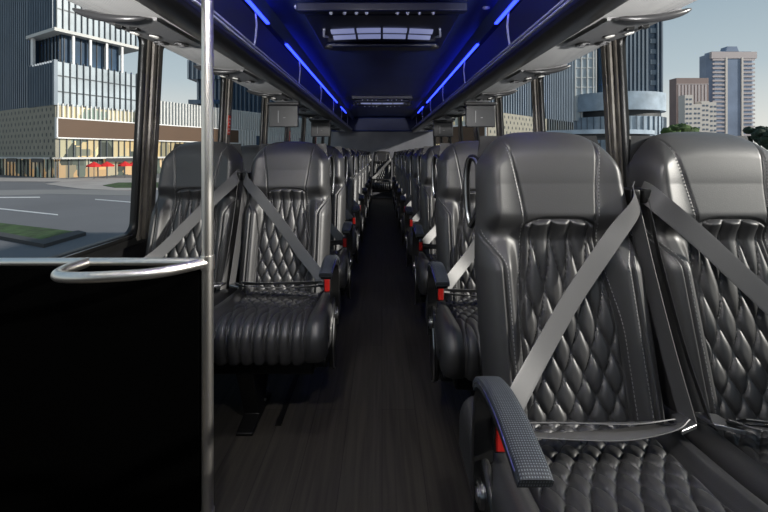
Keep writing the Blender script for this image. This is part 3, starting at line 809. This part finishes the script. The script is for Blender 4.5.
# tower with curved podium
b = bld('glass_tower', (36.2, 75), (1, 0), 'tall grey blue finned tower on a curved glass podium, seen past the window pillar')
b.scale = (1.25, 1.25, 1.25); b.location.z = -(1.25-1)*EYE
MB().box(4.9, 14.0, 0, 14, E+5, E+50).build('tower_body', XM['glassd'], b, smooth=False)
mb = MB(); fins(mb, 'x', 7.9, 12.2, .62, .30, .35, E+8, E+50, 0); fins(mb, 'x', 13.3, 14.0, .62, .22, .35, E+8, E+50, 0)
for k in range(26): mb.box(12.3, 13.2, -.12, .0, E+9+k*1.6, E+9.7+k*1.6)
mb.build('tower_fins', XM['finb'], b, smooth=False)
mb = MB(); fins(mb, 'y', .3, 14, .62, .3, .35, E+8, E+50, 14.35); mb.build('flank_fins', XM['finb'], b, smooth=False)
MB().box(0, 3.1, -1.5, 8, E+5, E+50).build('pale_bay', XM['glassp'], b, smooth=False)
mb = MB()
for k in range(20): mb.box(-.05, 3.15, -1.62, -1.48, E+8.5+k*1.45, E+8.62+k*1.45)
for a in (0, .9, 1.8, 2.7, 3.1): mb.box(a-.08, a+.08, -1.65, -1.48, E+5, E+40)
mb.build('bay_grid', XM['concrete'], b, smooth=False)
MB().box(3.1, 4.9, 1.2, 8, E+5, E+50).build('dark_slot', XM['black'], b, smooth=False)
def drum(cx, cy, rx, ry, z0, z1, n=48):
    vs = [(cx+rx*math.cos(2*math.pi*k/n), cy+ry*math.sin(2*math.pi*k/n)) for k in range(n)]
    return MB().prism(vs, 'z', z0, z1)
drum(7.0, 1, 7.3, 6, E+6.3, E+8.9).build('podium_upper_drum', XM['glasst'], b, angle=30)
drum(7.0, 1, 6.6, 5.3, E+5.4, E+6.3).build('podium_recess', XM['black'], b, angle=30)
drum(7.0, 1, 7.2, 5.9, GROUND, E+5.4).build('podium_lower_drum', XM['glasst'], b, angle=30)
mb = MB()
for k in range(48):
    t = 2*math.pi*k/48; x, y = 7+7.28*math.cos(t), 1+5.98*math.sin(t); mb.box(x-.05, x+.05, y-.05, y+.05, GROUND, E+5.4)
mb.build('podium_mullion', XM['finb'], b, smooth=False)
MB().box(3.2, 4.9, -5.9, -5.0, GROUND, E+5.7).build('white_portal', XM['white'], b, smooth=False)

b = bld('round_canopy', (24.5, 45), (1, 0), 'wide round canopy with pale teal rim near the curved podium', 'canopy')
drum(0, 0, 6.4, 4, E+2.15, E+2.6).build('rim', XM['glasst'], b, angle=30)
drum(0, 0, 5.9, 3.6, E+1.75, E+2.15).build('soffit', XM['black'], b, angle=30)
for a in (-3.5, 3.5): drum(a, 0, .25, .25, GROUND, E+1.8, 16).build('column', XM['concrete'], b)

# distant towers
b = bld('brown_tower', (151, 200), (1, 0), 'distant flat topped brown tower behind the cream apartments')
MB().box(0, 16.5, 0, 5, GROUND, E+39).build('tower_body', XM['brick'], b, smooth=False)
mb = MB()
for i in range(9): mb.box(.9+i*1.7, 1.9+i*1.7, -.1, 0, E+3, E+35.5)
mb.build('window_strip', XM['pinkish'], b, smooth=False)
mb = MB().box(0, 16.5, -.15, 0, E+35.6, E+36).box(15.2, 16.5, -.1, 0, E-2, E+24); mb.build('cornice', XM['pinkish'], b, smooth=False)
b = bld('apartment_block', (146, 188), (1, 0), 'distant cream stepped apartment block below the tall towers')
steps = ((0, 4, 28.5), (4, 8, 24), (8, 11.8, 25.5), (11.8, 15.2, 25))
mb = MB()
for x0, x1, h in steps: mb.box(x0, x1, 0, 4, GROUND, E+h)
mb.build('block_body', XM['cream'], b, smooth=False)
for x0, x1, h in steps:
    for k in range(int((h-2)/2.3)):
        z = E+h-1.7-2.3*k
        for q in (0.55, 2.3):
            if x0+q+1.1 < x1+.2: MB().box(x0+q, x0+q+1.0, -.1, .0, z-.9, z).build('window', XM['win'], b, smooth=False)
b = bld('residential_tower', (176.6, 210), (1, 0), 'tallest distant tower with pink bands, blue glass centre and small crown')
poly = [(0, 7), (0, 2.5), (2.5, 0), (22.5, 0), (25.2, 2), (25.2, 7)]
MB().prism(poly, 'z', GROUND, E+54).build('tower_body', XM['winb'], b, smooth=False)
mb = MB()
for k in range(22):
    z = E+3+k*2.25
    mb.box(1.2, 8, -.35, 0, z, z+.95); mb.box(17.5, 24, -.35, 0, z, z+.95)
mb.box(0.6, 25, -.4, 1, E+51.4, E+55)
mb.build('pale_band', XM['pinkish'], b, smooth=False)
MB().box(8, 9.1, -.5, 0, GROUND, E+52).box(16.6, 17.6, -.5, 0, GROUND, E+52).build('pier', XM['cream'], b, smooth=False)
mb = MB().box(2, 23, 1, 6, E+54, E+55.5); mb.prism([(9.5, E+55.4), (16.5, E+55.4), (15.5, E+58.2), (10.2, E+58.2)], 'y', 1, 5); mb.build('crown', XM['winb'], b, smooth=False)

# trees
def tree(x, y, h, r, m, label, n=16):
    t = empty('tree', (x, y, GROUND)); tag(t, label, 'tree', 'trees beyond the street')
    MB().tube([(0, 0, 0), (0, 0, h*.6)], [.25, .12], 8).build('trunk', XM['bark'], t)
    mb = MB()
    for k in range(n):
        a = random.uniform(0, 6.28); q = random.uniform(0, r*.8); c = Vector((q*math.cos(a), q*math.sin(a), h-r*.5-random.uniform(0, r*1.1))); rr_ = r*random.uniform(.28, .5)
        vs, fs = [], []
        for i in range(7):
            for j in range(10):
                ph = math.pi*i/6; th = 2*math.pi*j/10; w = rr_*random.uniform(.75, 1.15)
                vs.append(c+Vector((w*math.sin(ph)*math.cos(th), w*math.sin(ph)*math.sin(th), w*math.cos(ph)*.85)))
        for i in range(6):
            for j in range(10): fs.append((i*10+j, i*10+(j+1) % 10, (i+1)*10+(j+1) % 10, (i+1)*10+j))
        mb.add(vs, fs)
    mb.build('crown', m, t)
for (px, D, top, r, m, lab) in ((667, 57, 122, 2.3, 'foliage', 'green tree touching the edge of the glass tower'), (677, 64, 121, 2.2, 'foliage', 'green round tree between glass tower and cream apartments'), (687, 73, 124, 2.4, 'foliage', 'lowest green tree in front of the cream apartments'),
                              (760, 90, 122, 3.0, 'foliaged', 'dark tree beside the foot of the tallest distant tower'), (772, 84, 124, 3.0, 'foliaged', 'dark tree at the edge of view by the tallest distant tower')):
    tree((px-382)/PX*D, D, (154-top)*D/PX+EYE-GROUND, r, XM[m], lab)

# red cafe umbrellas
def umbrella():
    u = empty('cafe_umbrella')
    MB().tube([(0, 0, 0), (0, 0, 1.62)], .03, 8).build('pole', XM['find'], u)
    n = 8; vs = [(0, 0, 1.68)]+[(.62*math.cos(2*math.pi*k/n), .62*math.sin(2*math.pi*k/n), 1.30) for k in range(n)]+[(.60*math.cos(2*math.pi*k/n), .60*math.sin(2*math.pi*k/n), 1.17) for k in range(n)]
    fs = [(0, 1+k, 1+(k+1) % n) for k in range(n)]+[(1+k, 1+n+k, 1+n+(k+1) % n, 1+(k+1) % n) for k in range(n)]
    MB().add(vs, fs).build('canopy', XM['red'], u, smooth=False)
    KIDS[u.name] = children(u); return u
up = umbrella()
for k, (px, D) in enumerate(((94, 37.0), (107, 38.2), (125, 39.5), (134.5, 41.2))):
    o = up if k == 0 else copy_tree(up); o.location = ((px-382)/PX*D, D, GROUND+.03)
    tag(o, f'red cafe umbrella outside the shops, {ORD[k]} from the dotted stone corner', 'umbrella', 'red umbrellas outside the shops')

# ------------------------------------------------------------------ camera, sky and lights
cam = bpy.data.cameras.new('camera'); co = bpy.data.objects.new('camera', cam); C.objects.link(co)
co.location = (0, 0, EYE); co.rotation_euler = (math.pi/2, 0, 0)
cam.sensor_width = 36; cam.lens = 36*PX/768; cam.shift_x = 2/768; cam.shift_y = -102/768; cam.clip_start = .05; cam.clip_end = 2000
bpy.context.scene.camera = co
w = bpy.data.worlds.new('sky'); bpy.context.scene.world = w; w.use_nodes = True
N, L = w.node_tree.nodes, w.node_tree.links
bg = N['Background']; tc = N.new('ShaderNodeTexCoord'); sx_ = N.new('ShaderNodeSeparateXYZ'); L.new(tc.outputs['Generated'], sx_.inputs['Vector'])
r = N.new('ShaderNodeValToRGB'); e = r.color_ramp.elements
e[0].position = 0; e[0].color = (.86, .84, .77, 1); e[1].position = 1; e[1].color = (.16, .27, .42, 1)
x = e.new(.06); x.color = (.78, .77, .72, 1)
x = e.new(.17); x.color = (.50, .58, .62, 1)
x = e.new(.36); x.color = (.30, .40, .48, 1)
L.new(sx_.outputs['Z'], r.inputs['Fac']); L.new(r.outputs['Color'], bg.inputs['Color']); bg.inputs['Strength'].default_value = 1.0
def light(kind, name, loc, rot=None, target=None, **k):
    d = bpy.data.lights.new(name, kind); o = bpy.data.objects.new(name, d); C.objects.link(o); o.location = loc
    if target is not None: o.rotation_euler = (Vector(target)-Vector(loc)).to_track_quat('-Z', 'Y').to_euler()
    for a, b_ in k.items(): setattr(d, a, b_)
    return o
light('SUN', 'sun', (0, 0, 10), target=Vector((0, 0, 10))+Vector((-.93, .27, -.37)), energy=5, angle=math.radians(2.0), color=(1, .93, .84))
# added ceiling lamps out of view, put in to light the seats
for x in (-.32, .32):
    f = MB().box(x-.12, x+.12, .0, .24, 1.945, 1.965).build('added_fill_lamp', M['lamp'], bevel=.01)
    tag(f, 'flat white added fill lamp on the front ceiling, '+('steel pole side' if x < 0 else 'entrance side'), 'lamp', 'added fill lamps')
    light('AREA', 'added_fill_light', (x, .12, 1.93), target=(x*1.5, 1.5, .75), energy=12, size=.12, color=(1, .96, .92))
f = MB().box(-.30, -.10, .95, 1.15, 1.945, 1.965).build('added_fill_lamp', M['lamp'], bevel=.01)  # one more added lamp, brightens the seats behind the pole
tag(f, 'flat white added fill lamp on the ceiling, last one before the nearer roof hatch', 'lamp', 'added fill lamps')
light('AREA', 'added_fill_light', (-.20, 1.05, 1.93), target=(-.45, 2.0, .8), energy=6, size=.12, color=(1, .97, .93))
for s in (-1, 1):  # unseen spotlights added to brighten the rack liner
    f = MB().box(s*1.06, s*1.20, -.96, -.88, .95, 1.05).build('added_fill_spotlight', M['plastic'], bevel=.01)
    tag(f, 'small black added fill spotlight on the front side wall, '+('steel pole side' if s < 0 else 'entrance side'), 'lamp', 'added fill spotlights')
    o = light('SPOT', 'added_fill_spot', (s*1.0, -.86, 1.02), target=(s*1.06, 2.1, 1.74), energy=480, color=(1, .98, .95), shadow_soft_size=.06)
    o.data.spot_size = math.radians(26); o.data.spot_blend = .5
sc = bpy.context.scene
sc.view_settings.view_transform = 'Standard'; sc.view_settings.look = 'None'; sc.view_settings.gamma = 1; sc.view_settings.use_curve_mapping = False
sc.view_settings.exposure = 0.0
sc.cycles.max_bounces = 8; sc.cycles.transparent_max_bounces = 12
